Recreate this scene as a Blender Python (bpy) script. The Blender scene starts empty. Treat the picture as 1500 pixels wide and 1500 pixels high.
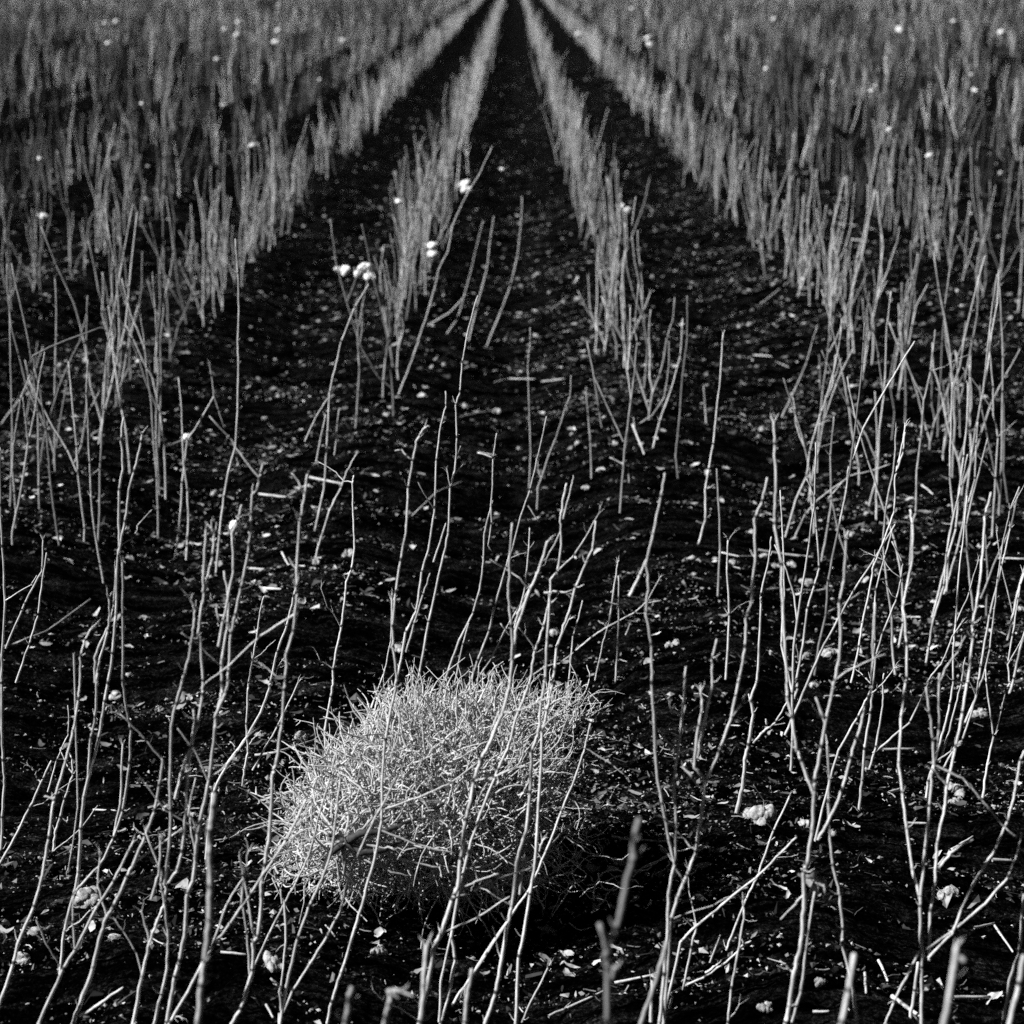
import bpy, math
import numpy as np

RNG = np.random.default_rng(7)
sc = bpy.context.scene
COL = sc.collection

# ------------------------------------------------------------------ camera
H = 1.68                       # eye height
F_PX = 3125.0                  # focal length in px of the 1500 px photo (50 mm on a 24 mm square)
PITCH = math.atan(800.0 / F_PX)
YAW = -math.atan(2.0 / F_PX)
cam_d = bpy.data.cameras.new('camera')
cam_d.sensor_fit = 'HORIZONTAL'; cam_d.sensor_width = 24.0; cam_d.lens = 50.0
cam_d.clip_start = 0.1; cam_d.clip_end = 3000.0
cam_d.dof.use_dof = True; cam_d.dof.focus_distance = 4.15; cam_d.dof.aperture_fstop = 4.0
cam = bpy.data.objects.new('camera', cam_d); COL.objects.link(cam)
cam.location = (0, 0, H); cam.rotation_euler = (math.pi/2 - PITCH, 0, -YAW)
sc.camera = cam
# ------------------------------------------------------------------ sky, sun, exposure
SUN_EL, SUN_AZ = math.radians(40), math.atan2(-0.27, -0.96)   # sun to the west, a little behind the camera
sd = np.array([math.cos(SUN_AZ)*math.cos(SUN_EL), math.sin(SUN_AZ)*math.cos(SUN_EL), math.sin(SUN_EL)])
w = bpy.data.worlds.new('World'); sc.world = w; w.use_nodes = True
nt = w.node_tree; bg = nt.nodes['Background']; bg.inputs[1].default_value = 0.05
sky = nt.nodes.new('ShaderNodeTexSky'); sky.sky_type = 'NISHITA'; sky.sun_disc = False
sky.sun_elevation = SUN_EL; sky.sun_rotation = math.pi/2 - SUN_AZ; sky.air_density = 0.18; sky.dust_density = 0.1
sep = nt.nodes.new('ShaderNodeSeparateColor'); cmb = nt.nodes.new('ShaderNodeCombineColor')   # black-and-white film behind a red filter
nt.links.new(sky.outputs[0], sep.inputs[0])
for i in range(3): nt.links.new(sep.outputs[0], cmb.inputs[i])
nt.links.new(cmb.outputs[0], bg.inputs[0])
sl = bpy.data.lights.new('sun', 'SUN'); sl.energy = 5.0; sl.angle = math.radians(0.5); sl.color = (1, 1, 1)
so = bpy.data.objects.new('sun', sl); COL.objects.link(so)
from mathutils import Vector
so.rotation_euler = Vector(sd).to_track_quat('Z', 'Y').to_euler()
sc.view_settings.view_transform = 'Standard'; sc.view_settings.look = 'None'
sc.view_settings.gamma = 1.0; sc.view_settings.exposure = 0.95; sc.view_settings.use_curve_mapping = False
sc.render.engine = 'CYCLES'; sc.cycles.use_denoising = False
sc.cycles.max_bounces = 5; sc.cycles.diffuse_bounces = 2; sc.cycles.glossy_bounces = 1

# ------------------------------------------------------------------ helpers
FWD = np.array([math.sin(YAW)*math.cos(PITCH), math.cos(YAW)*math.cos(PITCH), -math.sin(PITCH)])
RGT = np.array([math.cos(YAW), -math.sin(YAW), 0.0])
UPV = np.cross(RGT, FWD)
ROW0, ROWS = 0.475, 0.98        # a crop row runs along Y at ROW0 + k*ROWS

def ray(p):
    return FWD + (p[0]-750.0)/F_PX*RGT + (750.0-p[1])/F_PX*UPV

def _hash(ix, iy, s):
    n = (ix.astype(np.int64)*374761393 + iy.astype(np.int64)*668265263 + s*974711) & 0xffffffff
    n = ((n ^ (n >> 13))*1274126177) & 0xffffffff
    return ((n ^ (n >> 16)) & 0xffff)/65535.0
def vnoise(x, y, s=0):
    ix = np.floor(x); iy = np.floor(y); fx = x-ix; fy = y-iy
    fx = fx*fx*(3-2*fx); fy = fy*fy*(3-2*fy)
    a = _hash(ix, iy, s); b = _hash(ix+1, iy, s); c = _hash(ix, iy+1, s); d = _hash(ix+1, iy+1, s)
    return (a+(b-a)*fx)*(1-fy) + (c+(d-c)*fx)*fy
def worley(x, y, s=0):
    ix = np.floor(x); iy = np.floor(y); best = np.full(np.shape(x), 9.0)
    for dx in (-1, 0, 1):
        for dy in (-1, 0, 1):
            jx = ix+dx; jy = iy+dy
            px = jx+_hash(jx, jy, s+11); py = jy+_hash(jx, jy, s+23)
            best = np.minimum(best, (px-x)**2+(py-y)**2)
    return np.sqrt(best)
def ground_z(x, y):
    x = np.asarray(x, float); y = np.asarray(y, float)
    z = 0.04*np.cos(2*np.pi*(x-ROW0)/ROWS)
    z = z + 0.045*(vnoise(x*2.1, y*2.1, 1)-.5) + 0.030*(vnoise(x*6, y*6.5, 2)-.5)
    c = np.clip(1-worley(x*11+vnoise(x*9, y*9, 8), y*12, 3)*1.25, 0, 1)
    z = z + 0.032*np.sqrt(c)*(vnoise(x*4, y*4, 4))
    c2 = np.clip(1-worley(x*34, y*34, 5)*1.25, 0, 1)
    z = z + 0.013*np.sqrt(c2)*vnoise(x*13, y*13, 9) + 0.006*(vnoise(x*80, y*80, 6)-.5)
    return z
def on_ground(p):
    d = ray(p); z = 0.0
    for _ in range(6):
        t = (H-z)/-d[2]; q = d*t
        z = 0.5*z+0.5*float(ground_z(q[0], q[1]))
    return np.array([q[0], q[1], float(ground_z(q[0], q[1]))])
def at_height(p, z):
    d = ray(p); return np.array([0, 0, H]) + d*((H-z)/-d[2])

def tube_batch(P, R, sides=6):
    """P (B,N,3) centre lines, R (B,N) radii -> verts, quads"""
    P = np.asarray(P, float); R = np.asarray(R, float); B, N, _ = P.shape
    T = np.gradient(P, axis=1); T /= np.linalg.norm(T, axis=2, keepdims=True)+1e-12
    ref = np.zeros_like(T); m = np.abs(T[..., 1:2]) > 0.9
    ref[..., 1] = 1.0; ref = np.where(m, np.array([1.0, 0, 0]), ref)
    U = np.cross(T, ref); U /= np.linalg.norm(U, axis=2, keepdims=True)+1e-12
    V = np.cross(T, U)
    a = np.arange(sides)*2*np.pi/sides
    ring = U[:, :, None, :]*np.cos(a)[None, None, :, None] + V[:, :, None, :]*np.sin(a)[None, None, :, None]
    verts = (P[:, :, None, :] + ring*R[:, :, None, None]).reshape(-1, 3)
    i = np.arange(N-1)[:, None]; j = np.arange(sides)[None, :]; k = (j+1) % sides
    q = np.stack([i*sides+j, (i+1)*sides+j, (i+1)*sides+k, i*sides+k], -1).reshape(-1, 4)
    quads = (q[None] + (np.arange(B)*N*sides)[:, None, None]).reshape(-1, 4)
    return verts, quads
class MB:
    def __init__(s): s.v = []; s.q = []; s.n = 0; s.a = []; s.attr_name = 'leaf_scar'
    def add(s, v, q, attr=None):
        s.v.append(v); s.q.append(q+s.n); s.n += len(v); s.a.append(np.zeros(len(v)) if attr is None else attr); return s
    def mesh(s, name, mat, smooth=True):
        v = np.concatenate(s.v); q = np.concatenate(s.q)
        me = bpy.data.meshes.new(name)
        me.vertices.add(len(v)); me.vertices.foreach_set('co', v.astype(np.float32).ravel())
        nf, k = q.shape
        me.loops.add(nf*k); me.loops.foreach_set('vertex_index', q.astype(np.int32).ravel())
        me.polygons.add(nf); me.polygons.foreach_set('loop_start', np.arange(0, nf*k, k, dtype=np.int32))
        me.polygons.foreach_set('loop_total', np.full(nf, k, np.int32))
        me.polygons.foreach_set('use_smooth', np.full(nf, smooth, bool))
        me.update(calc_edges=True); me.materials.append(mat)
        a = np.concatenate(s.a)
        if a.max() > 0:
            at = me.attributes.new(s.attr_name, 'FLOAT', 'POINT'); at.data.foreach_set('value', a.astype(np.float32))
        return me
def link(name, me, parent=None):
    o = bpy.data.objects.new(name, me); COL.objects.link(o)
    if parent is not None: o.parent = parent
    return o
def tag(o, label=None, cat=None, group=None, kind=None):
    if label: o['label'] = label
    if cat: o['category'] = cat
    if group: o['group'] = group
    if kind: o['kind'] = kind
    return o
def empty(name, loc):
    o = bpy.data.objects.new(name, None); COL.objects.link(o); o.location = loc; o.empty_display_size = 0.05
    return o

# ------------------------------------------------------------------ materials
def nodes_of(name):
    m = bpy.data.materials.new(name); m.use_nodes = True
    t = m.node_tree; return m, t, t.nodes['Principled BSDF']
def ramp(t, fac, stops):
    r = t.nodes.new('ShaderNodeValToRGB'); e = r.color_ramp.elements
    while len(e) < len(stops): e.new(0.5)
    for x, (p, c) in zip(e, stops): x.position = p; x.color = (c, c, c, 1)
    t.links.new(fac, r.inputs[0]); return r.outputs[0]
def noise(t, scale, detail=4, vec=None, rough=0.6):
    n = t.nodes.new('ShaderNodeTexNoise'); n.inputs['Scale'].default_value = scale
    n.inputs['Detail'].default_value = detail; n.inputs['Roughness'].default_value = rough
    if vec is not None: t.links.new(vec, n.inputs['Vector'])
    return n.outputs['Fac']
def mul(t, a, b):
    m = t.nodes.new('ShaderNodeMix'); m.data_type = 'RGBA'; m.blend_type = 'MULTIPLY'; m.inputs[0].default_value = 1.0
    t.links.new(a, m.inputs[6]); t.links.new(b, m.inputs[7]); return m.outputs[2]
def bump(t, bsdf, fac, strength, dist):
    b = t.nodes.new('ShaderNodeBump'); b.inputs['Strength'].default_value = strength; b.inputs['Distance'].default_value = dist
    t.links.new(fac, b.inputs['Height']); t.links.new(b.outputs[0], bsdf.inputs['Normal'])
def bark(name, lo, hi, rnd=(0.75, 1.1), scar_shade=False, isl=False):
    m, t, b = nodes_of(name)
    g = t.nodes.new('ShaderNodeNewGeometry'); mp = t.nodes.new('ShaderNodeMapping')
    mp.inputs['Scale'].default_value = (1, 1, 0.28); t.links.new(g.outputs['Position'], mp.inputs[0])
    f = noise(t, 170, 5, mp.outputs[0], 0.65)
    f2 = noise(t, 520, 2, g.outputs['Position'])
    f3 = noise(t, 22, 3, g.outputs['Position'])
    c = mul(t, ramp(t, f, [(0.28, lo), (0.62, hi)]), ramp(t, f2, [(0.30, 0.45), (0.44, 1.0)]))
    c = mul(t, c, ramp(t, f3, [(0.32, 0.62), (0.6, 1.0)]))
    oi = t.nodes.new('ShaderNodeObjectInfo')
    c = mul(t, c, ramp(t, oi.outputs['Random'], [(0, rnd[0]), (1, rnd[1])]))
    if isl:
        c = mul(t, c, ramp(t, g.outputs['Random Per Island'], [(0, 0.4), (1, 1.0)]))
        at = t.nodes.new('ShaderNodeAttribute'); at.attribute_name = 'weathering'; c = mul(t, c, at.outputs['Color'])
    if scar_shade:
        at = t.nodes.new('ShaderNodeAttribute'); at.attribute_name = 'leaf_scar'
        c = mul(t, c, ramp(t, at.outputs['Fac'], [(0.2, 1.0), (0.6, 0.10)]))  # dark rings at joints: leaf scars, with the shade breaks there painted in
    t.links.new(c, b.inputs['Base Color']); b.inputs['Roughness'].default_value = 0.7
    b.inputs['Specular IOR Level'].default_value = 0.15
    bump(t, b, f, 0.35, 0.002)
    return m
M_BARK = bark('dry_cotton_bark', 0.38, 0.66, scar_shade=True)
M_FAR = bark('far_stalk_bark', 0.36, 0.66, isl=True)
M_MID = bark('mid_stalk_bark', 0.38, 0.68, (0.35, 1.1), scar_shade=True)
M_TWIG = bark('tumbleweed_twig', 0.32, 0.58)
M_ROOT = bark('tumbleweed_root', 0.03, 0.09)
M_BUR = bark('dry_bur', 0.18, 0.42)
def litter_mat(name, stops):
    m, t, b = nodes_of(name)
    g = t.nodes.new('ShaderNodeNewGeometry')
    f = noise(t, 60, 3, g.outputs['Position'])
    c = mul(t, ramp(t, g.outputs['Random Per Island'], stops), ramp(t, f, [(0.3, 0.5), (0.6, 1.0)]))
    t.links.new(c, b.inputs['Base Color']); b.inputs['Roughness'].default_value = 0.75; b.inputs['Specular IOR Level'].default_value = 0.1
    return m
M_LITTER = litter_mat('leaf_litter', [(0.0, 0.008), (0.45, 0.04), (0.8, 0.22), (1.0, 0.5)])
M_SHRED = litter_mat('leaf_shreds', [(0.0, 0.02), (0.4, 0.08), (0.8, 0.32), (1.0, 0.6)])
def lint_mat(name, lo, hi):
    m, t, b = nodes_of(name)
    g = t.nodes.new('ShaderNodeNewGeometry')
    f = noise(t, 130, 5, g.outputs['Position']); f2 = noise(t, 900, 2, g.outputs['Position'])
    t.links.new(ramp(t, f, [(0.3, lo), (0.6, hi)]), b.inputs['Base Color'])
    b.inputs['Roughness'].default_value = 0.95; b.inputs['Specular IOR Level'].default_value = 0.02
    bump(t, b, f2, 0.6, 0.003)
    return m
M_LINT = lint_mat('cotton_lint', 0.55, 0.88); M_DIRTY = lint_mat('dirty_lint', 0.10, 0.42)
def soil_mat():
    m, t, b = nodes_of('black_soil')
    g = t.nodes.new('ShaderNodeNewGeometry'); P = g.outputs['Position']
    mp = t.nodes.new('ShaderNodeMapping'); mp.inputs['Scale'].default_value = (0.8, 1.25, 1); t.links.new(P, mp.inputs[0])
    mp.inputs['Scale'].default_value = (4.5, 14, 1)
    st = noise(t, 1.0, 8, mp.outputs[0], 0.8); f2 = noise(t, 140, 5, P, 0.75); f3 = noise(t, 330, 3, P, 0.7)
    c = mul(t, ramp(t, st, [(0.47, 0.003), (0.58, 0.05), (0.70, 0.30)]), ramp(t, f2, [(0.46, 0.04), (0.56, 0.25), (0.68, 1.0)]))
    t.links.new(c, b.inputs['Base Color']); b.inputs['Roughness'].default_value = 1.0; b.inputs['Specular IOR Level'].default_value = 0.0
    bump(t, b, f3, 1.0, 0.012)
    return m
M_SOIL = soil_mat()

# ------------------------------------------------------------------ ground: one sheet to the horizon
NU = 1150
ys = np.concatenate([[-60, -20, -8, -3, -1, 0.2, 0.9, 1.4], 1.6*np.exp(np.linspace(0, math.log(16/1.6), 900)),
                     16*np.exp(np.linspace(0.004, math.log(1800/16), 260))])
u = np.linspace(-1, 1, NU)
X = u[None, :]*(np.maximum(np.abs(ys), 1.0)*0.36+1.3)[:, None]*np.where(ys < 1.5, 1.0, 1.0)[:, None]
X = np.where(np.abs(u)[None, :] >= 0.999, X*2.2, X)
Y = np.repeat(ys[:, None], NU, 1)
Z = ground_z(X, Y)
g = MB(); ii = np.arange(len(ys)-1)[:, None]; jj = np.arange(NU-1)[None, :]
g.add(np.stack([X, Y, Z], -1).reshape(-1, 3), np.stack([ii*NU+jj, ii*NU+jj+1, (ii+1)*NU+jj+1, (ii+1)*NU+jj], -1).reshape(-1, 4))
tag(link('soil_ground', g.mesh('soil_ground', M_SOIL)), 'black cloddy field soil drawn into low furrows', 'ground', kind='structure')

# ------------------------------------------------------------------ stalk geometry
def refine(pts, rad, sub=4, jit=0.0005, node=1.11, rng=RNG):
    """kinked stem: keeps the joints, adds slightly bowed points between them and a swelling at every joint"""
    pts = np.asarray(pts, float); L = np.r_[0, np.cumsum(np.linalg.norm(np.diff(pts, axis=0), axis=1))]
    tot = max(L[-1], 1e-6); P = []; R = []; S = []
    T = np.gradient(pts, axis=0) if len(pts) > 2 else np.repeat((pts[1]-pts[0])[None], len(pts), 0)
    for i in range(len(pts)-1):
        a, b = pts[i], pts[i+1]; d = b-a; ln = np.linalg.norm(d)
        for k in range(sub):
            s = k/sub
            h0 = s*(1-s)**2; h1 = -s*s*(1-s)                      # a little of a smooth curve through the joints
            ta = T[i]/(np.linalg.norm(T[i])+1e-9)*ln; tb = T[i+1]/(np.linalg.norm(T[i+1])+1e-9)*ln
            p = a+d*s + 0.38*(h0*(ta-d)+h1*(tb-d)) + (rng.normal(0, jit, 3) if k else 0)
            r = rad[0]+(rad[1]-rad[0])*((L[i]+ln*s)/tot)
            if k == 0 and 0 < i:
                e = min(0.3*ln, 0.006)
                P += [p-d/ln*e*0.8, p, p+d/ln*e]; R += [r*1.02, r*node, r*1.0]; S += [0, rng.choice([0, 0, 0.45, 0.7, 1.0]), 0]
            else:
                P.append(p); R.append(r*(1+rng.normal(0, 0.02))); S.append(0)
    P.append(pts[-1]); R.append(rad[1]); P.append(pts[-1]+(pts[-1]-pts[-2])/(np.linalg.norm(pts[-1]-pts[-2])+1e-9)*rad[1]*0.6); R.append(rad[1]*0.15); S += [0, 0]
    return np.array(P), np.array(R), np.array(S, float)
def spurs(mb, pts, r, rng, p=0.4, sides=5):
    """broken leaf stubs beside the joints"""
    for i in range(1, len(pts)-1):
        if rng.random() < p:
            t = pts[i+1]-pts[i]; t /= np.linalg.norm(t)+1e-9
            o = rng.normal(0, 1, 3); o -= t*np.dot(o, t); o /= np.linalg.norm(o)+1e-9
            ln = rng.uniform(0.006, 0.016)
            q = np.array([pts[i], pts[i]+(o+0.5*t)*ln*0.5, pts[i]+(o+0.9*t)*ln])
            mb.add(*tube_batch(q[None], np.array([[r*0.5, r*0.32, r*0.22]]), sides))
def tip_bracts(mb, p, t, r, rng, n=3):
    for _ in range(n):
        o = rng.normal(0, 1, 3); ln = rng.uniform(0.008, 0.02)
        d = t+0.7*o/np.linalg.norm(o); d /= np.linalg.norm(d)
        mb.add(*tube_batch(np.array([[p-t*0.003, p+d*ln*0.6, p+d*ln+rng.normal(0, .002, 3)]]), np.array([[r*0.6, r*0.45, r*0.12]]), 4))
def stem_mesh(name, pts, rad, mat, rng, sides=8, bracts=0.35, sub=4, stub=0.4):
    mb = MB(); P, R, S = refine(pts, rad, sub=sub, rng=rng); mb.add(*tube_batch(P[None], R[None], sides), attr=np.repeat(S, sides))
    spurs(mb, pts, (rad[0]+rad[1])/2, rng, stub)
    if rng.random() < bracts:
        t = pts[-1]-pts[-2]; tip_bracts(mb, pts[-1], t/(np.linalg.norm(t)+1e-9), rad[1], rng, rng.integers(2, 5))
    return mb.mesh(name, mat)

# ------------------------------------------------------------------ lint lumps
def ico(sub):
    import bmesh
    bm = bmesh.new(); bmesh.ops.create_icosphere(bm, subdivisions=sub, radius=1.0)
    v = np.array([x.co[:] for x in bm.verts]); f = np.array([[y.index for y in x.verts] for x in bm.faces]); bm.free(); return v, f
ICO3, ICO4 = ico(3), ico(4)
def lint_mesh(rng, lobes, spread=0.62, fine=False):
    V, Fc = ICO4 if fine else ICO3
    vs, fs, n = [], [], 0
    for k in range(lobes):
        c = rng.normal(0, 1, 3); c = c/np.linalg.norm(c)*spread*rng.uniform(0.6, 1.1) if k else np.zeros(3)
        c[2] *= 0.6; s = rng.uniform(0.5, 0.85, 3); s[2] *= 0.85
        q = V*s; ph = rng.uniform(0, 50, 3)
        n1 = vnoise(q[:, 0]*1.9+ph[0]+q[:, 2]*1.3, q[:, 1]*2.6+ph[1], 31); n2 = vnoise(q[:, 0]*7+ph[2]+q[:, 2]*3, q[:, 1]*7+q[:, 2]*4, 33)
        q = q*(0.66+0.5*n1+0.13*n2)[:, None]+c
        vs.append(q); fs.append(Fc+n); n += len(q)
    mb = MB(); mb.add(np.concatenate(vs), np.concatenate(fs))
    for k in range(26):                                                # loose fibres pulled out of the lump
        o = rng.normal(0, 1, 3); o /= np.linalg.norm(o); o[2] = abs(o[2])*0.6; q = [o*0.55]; d = o.copy()
        for j in range(4): d = d+rng.normal(0, .55, 3); d /= np.linalg.norm(d); q.append(q[-1]+d*rng.uniform(.14, .34))
        v, f = tube_batch(np.array(q)[None], np.linspace(0.05, 0.015, 5)[None], 3); mb.add(v, np.concatenate([f[:, [0, 1, 2]], f[:, [0, 2, 3]]]))
    return mb
LINT = [lint_mesh(RNG, k).mesh('cotton_tuft', M_LINT) for k in (3, 4, 5, 3, 6)]
LINT_DIRTY = [lint_mesh(RNG, k).mesh('cotton_tuft', M_DIRTY) for k in (3, 4, 5, 3, 6)]
LINT_FINE = [lint_mesh(RNG, k, 0.85, True).mesh('cotton_tuft', M_DIRTY) for k in (6, 8, 7)]

# ------------------------------------------------------------------ stalks read off the photo, set back on the ground where they grow
TILE = {c: ((i % 3)*500.0, (i//3)*500.0) for i, c in enumerate('ABCDEFGHI')}
def parse(s, cur=None):
    out = []
    for tok in s.split():
        if tok in TILE: cur = TILE[tok]
        else:
            a, b = tok.split(','); out.append((cur[0]+float(a)/3, cur[1]+float(b)/3))
    return out, cur
BARK_NOW = M_BARK
def traced(label, spec, by=None, r=(5.0, 2.6), rng=RNG):
    segs = spec.split(';'); cur = None; lines = []
    for s in segs:
        thin = '~' in s; s = s.replace('~', '')
        pts, cur = parse(s, cur); lines.append((thin, pts))
    main = lines[0][1]
    if by is not None and by > main[0][1]:
        a, b = np.array(main[0]), np.array(main[min(2, len(main)-1)])
        d = (a-b)/max(abs((a-b)[1]), 1.0); d[0] = np.clip(d[0], -0.35, 0.35)
        n = max(1, int((by-a[1])/90)); main = [tuple(a+d*(by-a[1])*(k/n)*np.array([0.7, 1])) for k in range(n, 0, -1)]+main
    base = on_ground(main[0]); Yb = base[1]
    def lift(pts, Y0, z0, s):
        out = []
        for p in pts:
            d = ray(p); t = (Y0+s*(H-z0))/(d[1]-s*d[2]); out.append(np.array([0, 0, H])+d*t)
        return np.array(out)
    s_main = rng.uniform(-0.06, 0.10)
    P0 = lift(main, Yb, base[2], s_main)
    root = tag(empty('cotton_stalk', base), label, 'cotton stalk', 'bare cotton stalks near the tumbleweed')
    r = (r[0]*0.63, r[1]*0.66); P0l = P0-base; P0l = np.vstack([P0l[0]-np.array([0.0, 0, 0.05]), P0l])
    link('stem', stem_mesh('stem', P0l, (r[0]/1000, r[1]/1000), BARK_NOW, rng, bracts=0 if 'wide low fork' in label else 0.35, stub=0.0 if 'wide low fork' in label else 0.4), root)
    L0 = np.r_[0, np.cumsum(np.linalg.norm(np.diff(P0, axis=0), axis=1))]
    for thin, pts in lines[1:]:
        d = ray(pts[0]); a0 = lift([pts[0]], Yb, base[2], s_main)[0]
        k = int(np.argmin(np.linalg.norm(P0-a0, axis=1))); rr = (r[0]+(r[1]-r[0])*L0[k]/L0[-1])/1000
        Q = lift(pts, a0[1], a0[2], s_main+rng.uniform(-0.25, 0.25))-base
        rad = (0.0017, 0.0010) if thin else (max(rr*0.82, 0.0022), max(r[1]/1000*0.85, 0.0016))
        link('branch', stem_mesh('branch', Q, rad, BARK_NOW, rng, sides=6 if thin else 8), root)
    if by is None or by < 1700:
        for k in range(1, len(P0)-1):                              # short thin side twigs from the joints
            if rng.random() < 0.13:
                t = P0[k+1]-P0[k]; t /= np.linalg.norm(t); o = np.array([rng.choice([-1, 1])*rng.uniform(.4, 1), rng.uniform(-.6, .6), rng.uniform(-.2, .5)])
                ln = rng.uniform(0.03, 0.13); p = P0[k]-base; q = [p]
                for j in range(3): q.append(q[-1]+(0.8*o+0.5*t+rng.normal(0, .18, 3))*ln/3)
                rr = rng.uniform(0.0009, 0.0016)
                link('branch', stem_mesh('branch', np.array(q), (rr, rr*0.6), BARK_NOW, rng, sides=5, sub=2), root)
    return root

T = traced
# near stand, west row
T('tall stalk at the field edge side, wavy, with a low fork bending away', 'G 5,740 10,590 20,440 14,340 8,200 D 8,1500 8,1385 22,1140 10,900 2,720 0,490; D 25,1350 110,1150 185,1000 190,870; D 70,1500 130,1330 168,1200 188,1040 205,930')
T('bundle of close stems rising together, two thin tips crossing above', 'G 265,1280 285,1090 325,930 345,830 355,640 370,500 388,420 435,240 460,80 475,0 D 495,1370 510,1200 518,960 525,900 522,780 525,650 540,550 533,430 545,335; G 330,915 440,800 500,680 540,560 570,350 575,200 555,110 540,0 D 540,1450 540,1200 538,970; G 500,680 530,520 540,270; G 388,410 400,240 418,150 425,0 D 432,1450 440,1390 475,1270 482,1180 478,1125; D 418,1500 420,1380 470,1260; D 525,920 550,790 570,640 590,570 620,440 622,400; ~D 418,1500 500,1150 508,1010; ~D 325,1370 G 340,560 300,820')
T('straight leaning stalk crossing low in front of the close bundle', 'G 170,1500 280,1255 330,1175 430,980 500,870 560,750 585,700; ~G 330,1170 320,1050 325,930', 1580)
T('thick dark jointed stalk with a bent-back thin tip', 'G 325,1490 350,1420 410,1250 440,1120 470,1030 500,980 560,850 590,790 640,670 680,560 700,450 715,340 710,325; ~G 712,335 640,250 530,140; G 350,1465 440,1410 540,1340; ~G 470,1030 430,880 440,760; ~G 590,790 720,700 800,640', 1560, (6.2, 3))
T('slender stalk with a squared sideways elbow near its middle', 'G -10,1440 60,1230 82,1140 150,980 190,830 215,680 235,530 245,495 290,340 320,220 345,70 352,0 D 355,1380 375,1310 400,1265; G 237,512 195,500; ~G 160,1040 205,1150 260,1240 ', 1560, (5.0, 2.4))
T('short diagonal stalk cut off by the photo edge', 'G -60,900 0,795 60,690 130,550 180,440 225,345', 1330)
T('curved stalk with a dry bur hooked halfway up', 'G 235,740 245,650 265,590 285,510 320,400 315,330 300,300; ~G 210,480 250,340 300,220 298,100; ~G 265,590 295,610 298,590')
T('thin diagonal twig growing low between taller stems', 'G 230,745 300,690 360,635 430,540', None, (2.4, 1.4))
T('stalk splitting into a wide basket of stems at knee height', 'G 585,1500 625,1290 655,1150 690,1050 722,970 728,900 715,880; G 675,1510 710,1370 735,1250 740,1120 728,1000 715,920 705,885; G 722,890 745,700 750,560 748,400 755,180 775,90 800,0 D 815,1450 840,1330 853,1240 855,1175 838,1130; G 740,880 780,820 800,740 815,560 825,400 845,260 870,180 890,50 893,0 D 893,1490 880,1300 870,1290 885,1170 910,1050 935,940 940,840 925,815; G 770,510 800,390 840,280 855,160 850,120; D 893,1100 897,1000 905,830; ~D 875,1210 930,1140 945,1120; ~G 655,1130 620,1000; G 665,950 700,830 705,700; ~G 730,880 640,660', 1600, (5.4, 2.6))
T('tall stalk rising behind the basket stand, forked and frayed at its tip', 'G 735,1490 750,1400 770,1290 790,1220 815,1080 825,930 850,860 860,760 870,660 890,560 920,420 945,200 950,140 985,60 1003,0 D 1005,1450 1018,1280 1035,1200 1060,1080 1075,1010 1095,890 1105,760 1112,670 1128,655 1140,600 1155,540; G 950,140 972,60 975,0 D 975,1400 1000,1250 1005,1140 985,1010; D 960,1340 1000,1140 1025,1000 1020,850; D 1020,850 1045,790 1062,720; ~G 870,650 830,570 860,420; ~G 920,440 850,290 780,200', 1570, (5.6, 2.4))
T('out-of-focus near stalk with a knuckled joint below its blunt top', 'G 870,1490 885,1330 900,1220 920,1050 925,900 920,750 920,650 935,560 940,490', 2050, (6.0, 4.6))
T('long diagonal stalk reaching toward the tumbleweed side', 'G 750,1490 850,1310 940,1150 1010,1060 1100,930 1180,810 1260,690 1345,515; ~G 930,1165 1000,970 1070,850 1095,735; ~G 1060,990 1070,850 1050,760', 1600, (4.4, 2.4))
T('stalk sweeping outward in one long curve near the basket stand', 'G 905,780 920,640 940,480 1010,340 1090,230 1150,120 1185,20 D 1190,1490 1220,1360 1260,1250 1290,1120 1300,1080')
T('plain short upright stalk standing free with a knob at its foot', 'G 1065,460 1075,380 1090,300 1083,180 1090,30 D 1095,1490 1110,1400 1130,1290 1145,1180 1160,1122; G 1110,385 1220,190 1310,0', None, (4.2, 2.2))
T('brightest tall stalk standing west of the tumbleweed, ladder of joints', 'G 1020,1500 1060,1430 1110,1260 1115,1140 1135,1110 1150,950 1150,880 1165,800 1185,660 1200,400 1215,350 1240,180 1250,30 D 1255,1480 1260,1370 1290,1270 1305,1180 1305,1000 1318,790 1325,770 1340,670 1352,585; ~G 1120,1130 1070,850 1055,770; ~D 1300,1195 1140,1300 1000,1430 905,1500; D 1292,1260 1305,1120 1300,1070; ~G 1100,1300 1085,1100 1060,930', 1590, (5.4, 2.4))
T('thin stalk slanting up across the pale edge of the tumbleweed', 'G 1125,1230 1180,1110 1250,970 1300,880 1360,750 1400,590 1455,400 1470,330; ~G 1240,970 1230,900 1205,850; G 1250,960 1255,1150 1235,1350 1240,1440', 1440, (3.6, 1.8))
T('tall thin stalk rising behind the pale left shoulder of the tumbleweed', 'G 1430,330 1430,200 1455,60 1465,0 D 1465,1440 1480,1350 E 0,1260 10,1180 25,1050 45,1000 58,900 52,750 50,620 55,590')
T('curving stalk sprung from a low crotch before the tumbleweed', 'G 1235,1480 1260,1330 1310,1120 1360,980 1420,850 1460,720 1480,560 1495,430; G 1245,1450 1290,1350 1360,1240 1440,1110 1500,990 H 20,900 80,740 150,590 180,540; ~H 180,540 240,420; G 1235,1440 1225,1330 1190,1300', 1560, (4.4, 2.4))
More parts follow.
